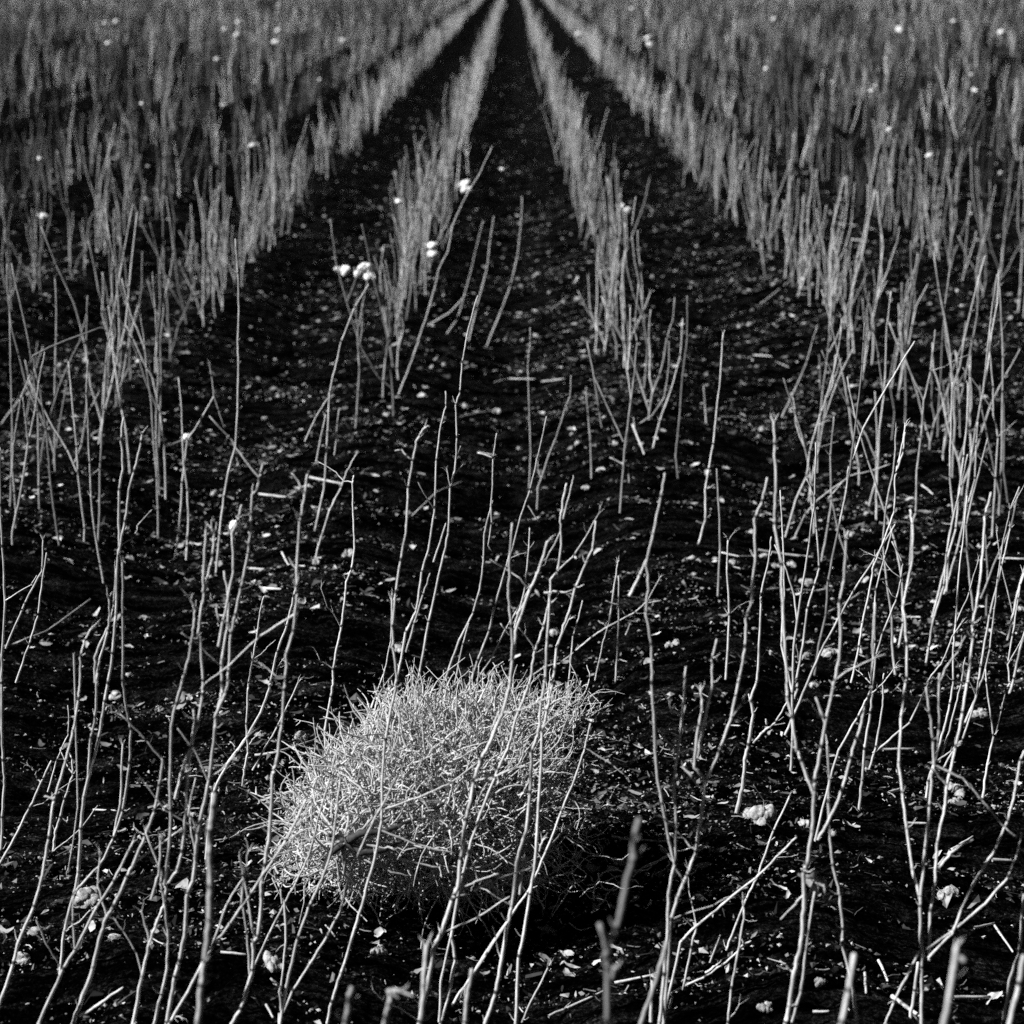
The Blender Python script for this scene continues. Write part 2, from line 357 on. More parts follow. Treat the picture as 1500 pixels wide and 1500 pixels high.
T('stalk crossing the whole tumbleweed with its tip far above', 'H -40,1400 0,1275 60,1080 100,950 150,760 178,600 180,430 195,250 240,20 E 245,1480 228,1340 225,1250 240,1100 262,960 285,830 295,640 315,520 335,430 368,378; ~H 178,560 350,500 480,440 600,350; ~E 228,1230 220,1130; ~H 178,650 330,710 500,750', 1500, (4.4, 2.2))
T('pair of thin stems rising behind the tumbleweed crest', 'H 60,330 90,230 150,60 E 190,1450 218,1310 222,1140; H 110,170 165,20 E 190,1460', None, (3.4, 2.0))
T('thick leading stalk in front of the tumbleweed, kinked twice', 'H 345,1490 385,1300 410,1160 440,1100 490,950 515,890 525,770 550,600 585,430 615,335 660,250 710,130 740,10 E 750,1420 770,1260 830,1090 870,1000 905,880; E 750,1400 748,1250 735,1110 740,950 752,800; ~H 515,910 600,870 690,840; ~H 440,1100 600,1030 740,940; E 772,1200 820,1130', 1620, (6.8, 2.8))
T('second stalk in front of the tumbleweed, close behind the thick one', 'H 440,1490 470,1380 500,1210 485,1110 520,900 560,740 610,580 690,380 735,280 770,150 820,20 E 835,1470 850,1365 890,1250 912,1150 925,1040 950,1010 967,880 963,780 975,690 990,625; E 890,1105 940,1100 990,1105; ~E 967,830 900,960; H 430,1490 440,1300 480,1120; ~E 975,780 1010,640 1020,590; E 912,1160 935,1140', 1540, (4.8, 2.4))
T('stout upright stalk on the dark flank of the tumbleweed', 'H 635,1490 680,1360 705,1220 735,1050 750,980 775,780 815,640 830,480 838,300 865,220 880,80 893,0 E 897,1480 905,1310 915,1130; ~H 750,990 740,960; H 785,930 800,800; ~H 745,1030 640,1190 540,1340', 1600, (6.0, 2.8))
T('straight stalk just past the stout one, dark in its middle', 'H 768,1490 782,1200 800,1120 830,930 850,810 862,640 875,420 885,210 905,120 930,0 E 938,1440 950,1340 990,1220 1030,1080 1075,975 1105,905 1118,790; ~H 785,1180 790,1170; H 870,740 885,690', 1560, (5.2, 2.4))
T('long slanting stalk climbing out past the dark end of the tumbleweed', 'H 490,1415 560,1310 640,1180 730,1050 830,900 900,740 970,560 1030,410 1070,290 1095,180; ~H 900,745 970,660 1030,610; ~H 1075,290 1190,360 1250,410', None, (4.6, 2.2))
T('short stick poking up bare from the soil below the tumbleweed', 'H 800,1480 850,1370 910,1250', None, (3.0, 2.6))
T('tall clean stalk behind the tumbleweed with a bent foot', 'H 200,60 235,20 E 255,1435 285,1275 330,1180 355,1010 385,905 410,740 418,520 440,360 460,280 458,220; E 285,1365 320,1240 360,1110 390,1020')
T('tallest stalk behind the tumbleweed, passing a pale clod', 'H 300,130 330,20 E 340,1480 385,1230 445,960 470,840 480,640 500,560 508,420 505,275 522,220 532,90 548,0 B 560,1440 600,1300; E 405,970 460,800; ~E 480,640 465,570; ~E 500,580 535,540; ~E 505,520 525,460', None, (5.2, 2.2))
T('stalk behind the tumbleweed crest with a side shoot hugging it', 'H 400,170 440,20 E 460,1480 520,1310 580,1190 610,1080 625,960 630,840 658,720 665,600 668,510 683,405; E 500,1500 535,1330 560,1240; E 658,720 660,800 645,900; E 660,510 600,490', None, (5.0, 2.2))
T('fan of three stems behind the tumbleweed, the middle one tallest', 'H 510,100 E 570,1490 600,1400 650,1270 675,1160 725,990 755,900 790,765 830,650 870,480 902,330; E 595,1490 660,1390 720,1270 790,1150 830,1080; E 760,1260 805,1090 825,900 828,820; E 740,1290 700,1240; E 820,720 870,795', None, (5.0, 2.2))
T('slim stalk with its foot on open soil beyond the fan of three', 'E 860,740 865,640 880,600 920,480 945,420 985,290 1005,240 1010,150', None, (4.6, 2.0))
T('thin grey wand standing dead straight on open soil', 'E 825,650 832,480 825,280 820,100 830,0 B 830,1440', None, (3.4, 1.8))
T('low crooked stub with bracts beside a long curved stalk', 'E 1000,1490 1020,1290 1035,1240 1060,1140; E 945,1340 1000,1220', 1060, (3.6, 2.2))
T('upright stick with a frayed cross-shaped head', 'E 1205,1500 1215,1350 1220,1150 1218,1030; E 1175,1240 1200,1070 1215,975; ~E 1160,1140 1215,1160 1250,1205; ~E 1115,1490 1150,1320 1175,1240', None, (4.4, 2.6))
T('dark slanting branch propped low over the soil', 'E 1030,1360 1100,1300 1160,1260 1290,1190 1340,1150 1405,1140; E 1250,1290 1270,1240; ~E 1340,1150 1400,1040', None, (3.4, 2.2))
T('forked stalk east of the tumbleweed whose tall fork makes a narrow V', 'H 1400,1490 1420,1280 1435,1100 1440,920 1465,790 1470,640 1462,430 1480,300 1498,150 I 10,0 F 15,1430; H 1465,800 1440,690 1410,530 1388,400 1375,180 1365,0 E 1362,1330 1340,1190 1350,1080 1342,970 1370,850 1405,680 1422,580; E 1265,1120 1310,1030 1340,960; H 1360,1490 1365,1310; ~H 1460,800 1500,860; ~H 1365,50 1350,40', 1650, (5.6, 2.2))
T('stalk with a thin forked crown between two taller neighbours', 'H 1420,1460 1450,1040 1480,940 I 20,845 60,740 85,560 100,430 105,425 160,300 215,150 245,0 F 250,1480 275,1340 280,1210 300,1150 320,950 320,770 350,700 372,600; I 100,430 52,360 65,220 85,100 80,30; I 65,330 90,200 130,0 F 130,1390 150,1310; I 220,145 260,90 290,30; I 40,410 10,380', 1640, (5.0, 2.4))
T('stout stub-footed stalk with a thick elbow branch beside a white tuft', 'I 235,580 265,450 275,330 290,270 310,130 300,70 325,0 F 328,1490 335,1390 345,1150 345,1110 380,950 390,860; I 310,265 350,220 410,170 460,85; I 310,130 290,50; I 370,180 365,160', None, (7.0, 2.6))
T('great forked stalk with a husk caught below its wide Y', 'I 455,1490 470,1420 490,1280 520,1150 535,980 535,830 550,790 570,650 580,470 580,430 610,280 630,170 660,30 665,0 F 670,1490 690,1380 695,1270 690,1140 710,1040 720,870 728,835; I 575,490 520,340 500,290 480,150 460,60 458,0 F 460,1490 445,1270 437,1100 435,980 405,800 410,640 405,450 400,350; I 627,175 585,65; I 480,1490 520,1350 545,1150 580,920; ~I 540,920 490,980 430,1040; ~F 405,790 385,780', 1620, (6.4, 2.4))
T('long wand arching beside the great forked stalk', 'I 765,1490 745,1330 700,1140 705,1080 690,930 660,800 645,650 640,520 645,420 635,260; I 595,690 640,610 690,500 740,330 780,200 805,100 825,50 830,0 F 840,1280 845,1150', 1600, (4.2, 2.2))
T('tallest stalk of the east stand with a split bright tip', 'I 650,420 690,290 770,150 815,60 835,10 F 850,1380 880,1280 940,1130 960,1040 965,970 920,880; F 740,1500 775,1340 790,1240 820,1100 838,990 890,860 930,740 935,590 945,540 970,430 978,370; F 945,560 970,480 978,400', 1230, (4.8, 2.2))
T('club-footed stalk with one long low arm reaching east', 'I 775,565 790,430 800,290 825,130 835,30 F 830,1490 845,1320 845,1160 850,1090 890,940 920,830; I 835,310 900,260 1000,170 1080,0 F 1080,1490 1140,1410 1190,1290 1225,1240; I 820,380 850,280 880,90 880,0 F 885,1460', None, (5.6, 2.2))
T('many-stemmed stalk with stems fanning out wide from one foot', 'I 1050,1490 1050,1250 1045,980 1060,800 1085,540 1095,400 1110,350 1125,200 1128,0 F 1130,1460; I 1045,960 1010,820 985,640 965,480 950,350 960,150 980,0 F 985,1480 985,1330 970,1160 985,1080 1010,940 1010,800 1000,740; I 1085,1220 1090,1000 1110,870 1120,700 1150,560 1160,460 1200,280 1230,130 1250,0 F 1255,1480 1275,1300 1275,1240 1300,1100 1320,920 1330,760 1355,665; I 1070,1170 1200,1080 1340,960 1430,850 1470,750 1490,660; I 1080,1210 1190,1090 1230,980 1280,880 1370,740 1430,600 1460,480 1485,340 1500,300; I 1040,1180 1000,1260 930,1400 890,1500; I 1120,820 1190,740 1275,690; I 1105,370 1100,250 1085,130 1070,20; ~I 1160,450 1100,380 ; ~I 1090,350 1240,430 1310,510 1410,630 1470,680', 1620, (5.6, 2.4))
T('short pale stub beside the many-stemmed stalk', 'I 1000,1480 1020,1350 1035,1230', None, (5.0, 4.2))
T('stalk with a crossing pair of stems behind the many-stemmed one', 'I 1070,510 1080,430 1110,330 1150,200 1175,90 1190,0 F 1190,1490 1190,1350 1200,1240 1215,1020 1235,850 1250,680; I 1120,340 1180,300 1200,280; I 1130,350 1160,250 1200,100 1225,0 F 1240,1400; ~F 1205,1230 1260,1100 1300,960', None, (5.0, 2.2))
T('stalk shaped like a tuning fork near the east edge', 'I 1320,500 1340,360 1365,230 1345,80 1335,0 F 1330,1440; I 1375,230 1400,120 1420,30 1440,0 F 1435,1490 1430,1410 1450,1290 1475,1130 1485,1070 1500,1020; ~F 1430,1420 1500,1290', None, (5.4, 2.2))
T('plain slanting stalk beside the tuning-fork stalk', 'I 1150,370 1200,280 1230,250 1270,130 1310,0 F 1320,1480 1350,1350 1370,1180 1385,1040 1410,870 1440,740 1480,640', None, (4.4, 2.0))
T('stalk at the photo edge leaving the frame low down', 'I 1410,1490 1440,1300 1480,1180 1490,1040 1500,930', 1600, (5.4, 3))
T('blurred thick stalk at the photo edge in front of a sharper one', 'I 1440,1490 1480,1320 1500,1200', 2000, (6.5, 4.5))
T('thin stalk standing alone over litter with one slanting prop', 'I 200,1490 215,1340 240,1200 270,1020 265,950; ~I 240,1190 270,1150 255,1120', 1540, (3.6, 2.2))
T('slim leaning stick rising from below a crossing branch', 'I 195,1170 240,1050 280,950 330,850 400,650 470,500', None, (3.6, 2.4))
T('long broken branch lying slanted low across the soil', 'I 0,1130 60,1070 180,970 330,850 440,740 500,680; I 60,1075 40,1160 0,1350', 1490, (4.0, 2.6))
T('dark slanting branch low over the soil, forked at its pale end', 'I -40,1360 100,1290 200,1220 270,1150 300,1135; I 100,1275 150,1240; ~I 120,1230 165,1110', 1480, (3.6, 2.2))
# blurred tops close to the lens
BARK_NOW = M_MID
for lab, s, by in (('thick blurred stalk top close to the lens, bent like a knee', 'H 1170,1490 1170,1250 1165,1190 1210,1080 1240,950 1280,780 1290,690 1310,600; H 1170,1180 1135,1060; H 1185,1300 1205,1250', 2350),
                   ('blurred blunt stick top close to the lens below the forked stalk', 'I 700,1490 730,1350 755,1195', 2300),
                   ('blurred broad stick top close to the lens near the fanning stalk', 'I 1150,1490 1185,1300 1205,1160; I 1210,1200 1240,1225', 2450),
                   ('blurred leaning stick beside the thick leading stalk', 'H 350,1490 362,1330 375,1155', 2050),
                   ('small blurred stick top, straight and single', 'H 20,1490 35,1400 45,1340', 2200),
                   ('small blurred stick top with a hooked end', 'H 195,1490 210,1420 220,1355 270,1355', 2200),
                   ('blurred leaning stalk before the narrow V stalk', 'H 1320,1490 1390,1290 1430,1140', 2000),
                   ('thin blurred stick beside the curved thin stems', 'H 545,1490 555,1380 575,1260', 1900)):
    T(lab, s, by, (4.6, 4.4))
# middle ground, foot of each seen on open soil
mid = [
 ('thin wavering stalk with its foot on open soil, far west', 'D 260,890 235,720 218,560 205,400 178,220 150,60 A 440,1440'),
 ('straight stalk with a pale boulder-like joint above its foot', 'D 432,885 438,700 440,560 448,400 458,300 465,100 475,0 A 500,1380 490,1210; ~D 440,560 410,580'),
 ('dim straight stalk between two brighter ones on open soil', 'D 695,860 695,740 690,600 675,430 662,250 645,130 635,10 A 620,1400'),
 ('dim short upright wand on open soil', 'D 700,480 705,300 708,150 705,0 A 720,1350'),
 ('tall bright stalk, thick low down, standing before the open furrow', 'D 950,1020 965,850 985,680 1005,570 1035,460 1045,300 1048,100 1045,0 A 1050,1350 1045,1200 1035,1050; ~D 1040,510 1055,555'),
 ('broken-topped stalk whose upper part folds down with a tuft at the break', 'D 770,960 785,840 798,680 800,620 815,500 825,430 860,380 940,240; D 940,240 930,150 920,100; D 940,240 960,300 980,365; D 820,430 760,450'),
 ('leaning stalk low in the west thicket', 'D 175,590 185,480 210,360 260,200 320,60 350,0 A 380,1380'),
 ('curved stalk with a short side arm in the west thicket', 'D 325,540 360,450 380,300 385,120 380,0 A 385,1300; D 370,360 400,290 435,225'),
 ('bright short stalk crossed by thin twigs in the west thicket', 'D 235,540 260,380 290,200 300,130; ~D 270,180 245,60'),
 ('sheaf of sticks collapsed toward one side', 'D 5,365 90,250 150,140 190,20; D 110,370 130,260 160,140; D 60,310 130,180; D 150,140 165,0'),
 ('straight dim stalk at the photo edge on open soil', 'D 45,750 50,600 55,400 50,200 45,0 A 40,1300'),
 ('bent bright stalk with a white tuft at its foot', 'D 1385,970 1400,900 1450,740 1500,640 E 25,570 70,490; D 1450,740 1470,690'),
 ('long-necked stalk on open soil with splayed side twigs', 'D 1385,830 1425,640 1440,400 1450,220 1480,90 D 1500,0 B 60,1350 120,1250; D 1340,440 1390,330 1440,250; D 1390,530 1430,330; D 1470,500 1490,300'),
 ('stalk with a wide low fork and white tufts on its arms', 'E 230,330 225,210 205,0 B 205,1500 180,1380 150,1260 125,1150 105,1050 90,985; E 225,210 160,150 90,30 B 75,1490 25,1330 0,1240 A 1475,1140 1455,980; B 25,1330 80,1180'),
 ('leaning stalk beside the fork with white tufts', 'E 250,240 300,110 340,0 B 340,1490 375,1390 415,1250 430,1180 470,1100 490,990 520,920 560,840 610,760 660,650'),
 ('thin stalk curling up over the open furrow', 'B 640,1520 700,1370 745,1250 775,1120 790,980 795,870', ),
 ('stalk in the furrow row leaning with two long arms', 'B 560,1500 600,1330 640,1180 655,1050 670,950; B 380,1430 480,1370 540,1300 600,1060 620,980; B 440,1500 510,1400 560,1230'),
 ('stalk with a trident of stems on open soil past the tumbleweed', 'E 1225,755 1240,560 1245,480 1270,280 1290,130 1300,0 B 1290,1450 1305,1250; E 1240,440 1190,330 1110,150 1080,0; E 1250,470 1275,280 1260,130 1270,0 B 1270,1350; E 1240,540 1180,510; E 1265,620 1260,560'),
 ('leaning pair of stems meeting a low elbow', 'E 1370,470 1400,350 1450,210 1490,60 C 0,1400; E 1290,375 1370,320 1420,240 1440,100 1440,0; E 1290,375 1285,335', ),
 ('knobbly short stalk left of the trident stalk', 'E 1100,600 1095,440 1085,320 1075,220; E 1145,380 1120,220 1105,120 1080,10'),
 ('dim bent stalk with its foot beside white scraps', 'E 1480,600 1470,500 1485,350 1500,150 C 20,1480 20,1300'),
 ('smooth S-curved stalk with a tuft low on its stem', 'F 70,890 100,780 100,650 115,560 135,450 150,300 165,170 175,0 C 180,1460; ~F 100,650 140,630; ~F 85,800 60,790'),
 ('thin dim stalk standing behind a row of white scraps', 'F 155,1120 165,900 160,740 150,560'),
 ('straight bright stub with a nodding cap', 'F 190,1490 205,1200 195,1000 200,870; ~F 200,880 225,840'),
 ('short white-barked stick on open soil', 'F 105,365 98,270 92,200'),
 ('bright leaning stalk before the east furrow', 'F 435,335 490,220 545,90 570,0 C 590,1440'),
 ('bowed stalk thick at the foot in the east thicket', 'F 450,865 500,690 545,590 560,480 590,370 630,250 665,130 690,0 C 700,1400; F 600,330 660,190 670,60'),
 ('pale stick leaning low over a lying branch', 'F 490,870 540,760 590,700; F 590,700 640,660 740,590 830,570; F 830,570 910,540; F 640,690 700,620'),
 ('snaking stalk with three sharp kinks in the east stand', 'I 490,80 505,20 F 500,1490 530,1330 550,1170 580,1070 600,990 588,820 575,670 545,605; ~F 510,1400 498,1330'),
 ('very tall stalk with one bright arm flung out east', 'F 580,1470 600,1330 630,1200 640,1050 680,850 710,700 735,570 770,280 790,100 795,0 C 800,1420; F 735,560 800,370 880,230 940,130 1020,0; F 690,800 720,650 730,550'),
 ('stalk doubled by a crossing shoot in the east thicket', 'F 610,970 640,800 655,690 650,500 665,330; F 830,1170 770,1080 720,940 690,860 655,700'),
 ('tall grey stalk with one thin arm bent back', 'F 1000,980 1010,800 1025,750 1030,560 1050,400 1060,260 1090,130 1105,0 C 1110,1450; ~F 1060,260 1000,130 950,0'),
 ('upright stalk with a slack bend at mid height, east thicket', 'F 1160,1110 1170,870 1190,760 1175,600 1180,350 1185,180'),
 ('bright-tipped tall stalk leaning over the east thicket', 'F 1150,1110 1200,940 1250,730 1285,600 1290,450 1297,355; ~F 1250,730 1250,640'),
 ('stalk with a long stray twig slung off its neck', 'F 1360,860 1375,600 1385,420 1365,310 1365,200 1350,40 C 1350,1430; ~F 1365,310 1290,190 1230,115'),
 ('bent grey stalk among dim uprights', 'F 1270,540 1265,400 1260,200 1270,0; F 1220,420 1215,250 1205,50'),
 ('dim upright stalk with a forked foot near the photo edge', 'F 1430,715 1410,560 1415,400 1410,250 1410,50; F 1415,350 1490,430'),
 ('short dim stalk before the bright-armed one', 'F 820,720 850,600 855,420 845,220'),
 ('tall thin stalk close to the photo edge in the east stand', 'F 1335,1210 1340,1000 1330,850; F 1310,1130 1390,930 1440,820 1480,640'),
 ('slim stalk forked like a hairpin near the photo edge', 'I 1240,180 1290,60 F 1310,1430 1350,1200 1390,1040 1440,820; ~F 1450,1190 1400,980 1380,840'),
 ('dim short stalk with a kink between taller ones', 'F 920,430 930,300 910,180 940,0; F 605,210 600,60'),
 ('grey stalk with a low pale foot in the middle of the east thicket', 'F 1120,420 1125,300 1135,150 1140,0 C 1150,1400'),
]
BARK_NOW = M_MID
for row in mid: T(row[0], row[1], None, (5.4, 2.7))

# ------------------------------------------------------------------ generated row stalks
def grow(rng, low=False):
    """one dry cotton plant: short trunk, two to four near-upright kinked stems; returns [(pts, (r0, r1))]"""
    h = rng.uniform(0.36, 0.70); lean = rng.normal(0.04, 0.035) if rng.random() > 0.06 else rng.uniform(-0.4, 0.5); leany = rng.normal(0, 0.05)
    def walk(p, d, ln, n, wob):
        pts = [p]; d = np.array(d, float)
        for k in range(n):
            d = d+rng.normal(0, wob, 3)*np.array([1, 1, 0.2])+np.array([0, 0, 0.20]); d /= np.linalg.norm(d)
            pts.append(pts[-1]+d*ln/n)
        return np.array(pts)
    n = 4 if low else 7
    main = walk(np.array([0, 0, -0.04]), (lean, leany, 1), h+0.04, n, 0.12)
    out = [(main, (0.0039, 0.0019))]
    for k in range(rng.integers(1, 4)):
        i = rng.integers(1, max(2, n//2+1)); a = rng.uniform(0, 2*np.pi); s = rng.uniform(0.08, 0.36)
        out.append((walk(main[i], (math.cos(a)*s, math.sin(a)*s, 0.9), (h-main[i][2])*rng.uniform(0.55, 1.05), 3 if low else 5, 0.14), (0.0030, 0.0016)))
    return out
def crowd(n, x0, x1, y0, y1, label, group, seed):
    rg = np.random.default_rng(seed)
    for i in range(n):
        b = on_ground((rg.uniform(x0, x1), rg.uniform(y0, y1))); h = rg.uniform(0.5, 0.8); d = np.array([rg.normal(0.07, 0.07), rg.normal(0, .07), 1.0]); q = [np.array([0, 0, -.04])]
        for j in range(7): d = d+rg.normal(0, .09, 3)*np.array([1, 1, 0]); d[2] = 1.0; q.append(q[-1]+d/np.linalg.norm(d)*h/6.6)
        q = np.array(q); e = tag(empty('cotton_stalk', b), label, 'cotton stalk', group)
        link('stem', stem_mesh('stem', q, (0.0036, 0.0017), M_BARK, rg), e)
        for m in range(rg.integers(0, 3)):
            k = rg.integers(2, 5); d = np.array([rg.choice([-1, 1])*rg.uniform(.15, .45), rg.normal(0, .25), 1.0]); p = [q[k]]; ln = (h-q[k][2])*rg.uniform(.4, 1)
            for j in range(4): d = d+rg.normal(0, .12, 3)*np.array([1, 1, 0]); p.append(p[-1]+d/np.linalg.norm(d)*ln/4)
            link('branch', stem_mesh('branch', np.array(p), (0.0027, 0.0014), M_BARK, rg), e)
crowd(15, 1120, 1490, 640, 1130, 'plain thin stalk among the jointed ones of the crowded right stand', 'thin stalks of the crowded right stand', 41)
crowd(8, 5, 300, 600, 880, 'plain thin stalk on the open soil of the left thicket', 'thin stalks of the left thicket', 42)
PROTO = []
for k in range(22):
    rng = np.random.default_rng(100+k); parts = []
    for i, (pts, rad) in enumerate(grow(rng)):
        nm = 'stem' if i == 0 else 'branch'
        parts.append((nm, stem_mesh(nm, pts, rad, M_MID, rng, sides=6, sub=2)))
    PROTO.append(parts)
rng = np.random.default_rng(3)
pl = []
for k in range(-110, 110):
    x0 = ROW0+k*ROWS
    y0, yr = (7.4, 3.0) if k in (0, -1) else (6.2, 4.0) if k in (1, -2) else (max(7.0, (abs(x0)-1.4)/0.27), 3.0)
    y = y0
    while y < 330:
        if abs(x0) < 0.262*y+0.9:
            if vnoise(np.array(x0*3.1), np.array(y*1.7), 77)*0.6+0.4*vnoise(np.array(x0*3.1), np.array(y*0.35), 78) > (0.36 if abs(k+0.5) < 2 else 0.35) and rng.random() < (0.45 if k == 1 else 0.28)+0.6*min(1.0, max(0.0, (y-y0)/yr))**1.5:
                pl.append((x0+rng.normal(0, 0.05), y, 1.0))
        if y < 60: y += rng.uniform(0.06, 0.26)
        elif y < 120: y += rng.uniform(0.25, 0.55)
        else: y += rng.uniform(0.7, 1.6)
pl = np.array(pl)
infr = np.abs(pl[:, 0]) < 0.245*pl[:, 1]
order = np.argsort(np.where(infr, pl[:, 1], 1e6))
N_TRACED = sum(1 for o in bpy.data.objects if o.name.startswith('cotton_stalk'))
N_IND = 300-N_TRACED
ind, rest = order[:N_IND], order[N_IND:]
zr = ground_z(pl[:, 0], pl[:, 1])
def row_words(x, y):
    k = round((x-ROW0)/ROWS)
    side = 'west' if k < 0 else 'east'; n = -k if k < 0 else k+1
    return {1: f'inner {side} row next to the middle furrow', 2: f'second row {side} of the middle furrow'}.get(n, f'outermost rows {side} of the middle furrow'), side
for i in ind:
    x, y, _ = pl[i]; rw, side = row_words(x, y)
    e = empty('cotton_stalk', (x, y, zr[i])); e.rotation_euler.z = rng.normal(0, 0.35)+(math.pi if rng.random() < 0.25 else 0)
    s = rng.uniform(0.85, 1.12)*(1.12 if y < 9.5 else 1.0); e.scale = (s, s, s*rng.uniform(0.9, 1.1))
    zone = 'toward the front of' if y < 11 else 'farther back in'
    tag(e, f'bare cotton stalk {zone} the {rw}', 'cotton stalk', f'stalks {zone} the {rw}')
    for nm, me in PROTO[rng.integers(len(PROTO))]: link(nm, me, e)
# the mass beyond
LOWP = []
for k in range(28):
    r2 = np.random.default_rng(500+k); v, q, n = [], [], 0
    for pts, rad in grow(r2, True):
        a, b = tube_batch(pts[None], np.linspace(rad[0], rad[1], len(pts))[None], 4); v.append(a); q.append(b+n); n += len(a)
    LOWP.append((np.concatenate(v), np.concatenate(q)))
mass = MB(); mass.attr_name = 'weathering'; which = rng.integers(0, 28, len(rest))
for k in range(28):
    idx = rest[which == k]; V, Q = LOWP[k]
    a = rng.uniform(0, 2*np.pi, len(idx)); far = pl[idx, 1]; s = np.where(np.abs(pl[idx, 0]) < 2.2, rng.uniform(0.82, 1.08, len(idx)), rng.uniform(0.65, 1.25, len(idx)))
    wd = np.where(far > 120, 2.4, np.where(far > 60, 1.5, 1.0))
    wd2 = np.where(far > 120, 1.5, np.where(far > 60, 1.2, 1.0))
    tone = 0.10+1.9*rng.random(len(idx))**2.2*(0.4+1.2*vnoise(pl[idx, 0]*0.9, far*0.45, 91)); tone = np.where(np.abs(pl[idx, 0]) < 2.2, 0.85+0.8*tone, tone*np.clip(0.9+far/130, 1, 1.7))  # random tone per plant, lighter in the inner rows and with distance
    ca, sa = np.cos(a)[:, None], np.sin(a)[:, None]
    vx = (V[None, :, 0]*ca-V[None, :, 1]*sa)*(wd2*s)[:, None]+pl[idx, 0][:, None]+0.03*V[None, :, 2]
    vy = (V[None, :, 0]*sa+V[None, :, 1]*ca)*(wd2*s)[:, None]+pl[idx, 1][:, None]
    vz = V[None, :, 2]*s[:, None]+zr[idx][:, None]
    mass.add(np.stack([vx, vy, vz], -1).reshape(-1, 3), (Q[None]+(np.arange(len(idx))*len(V))[:, None, None]).reshape(-1, 4), attr=np.repeat(tone, len(V)))
tag(link('far_cotton_stalks', mass.mesh('far_cotton_stalks', M_FAR)), 'mass of bare cotton stalks filling the field to the horizon', 'stalks', kind='stuff')

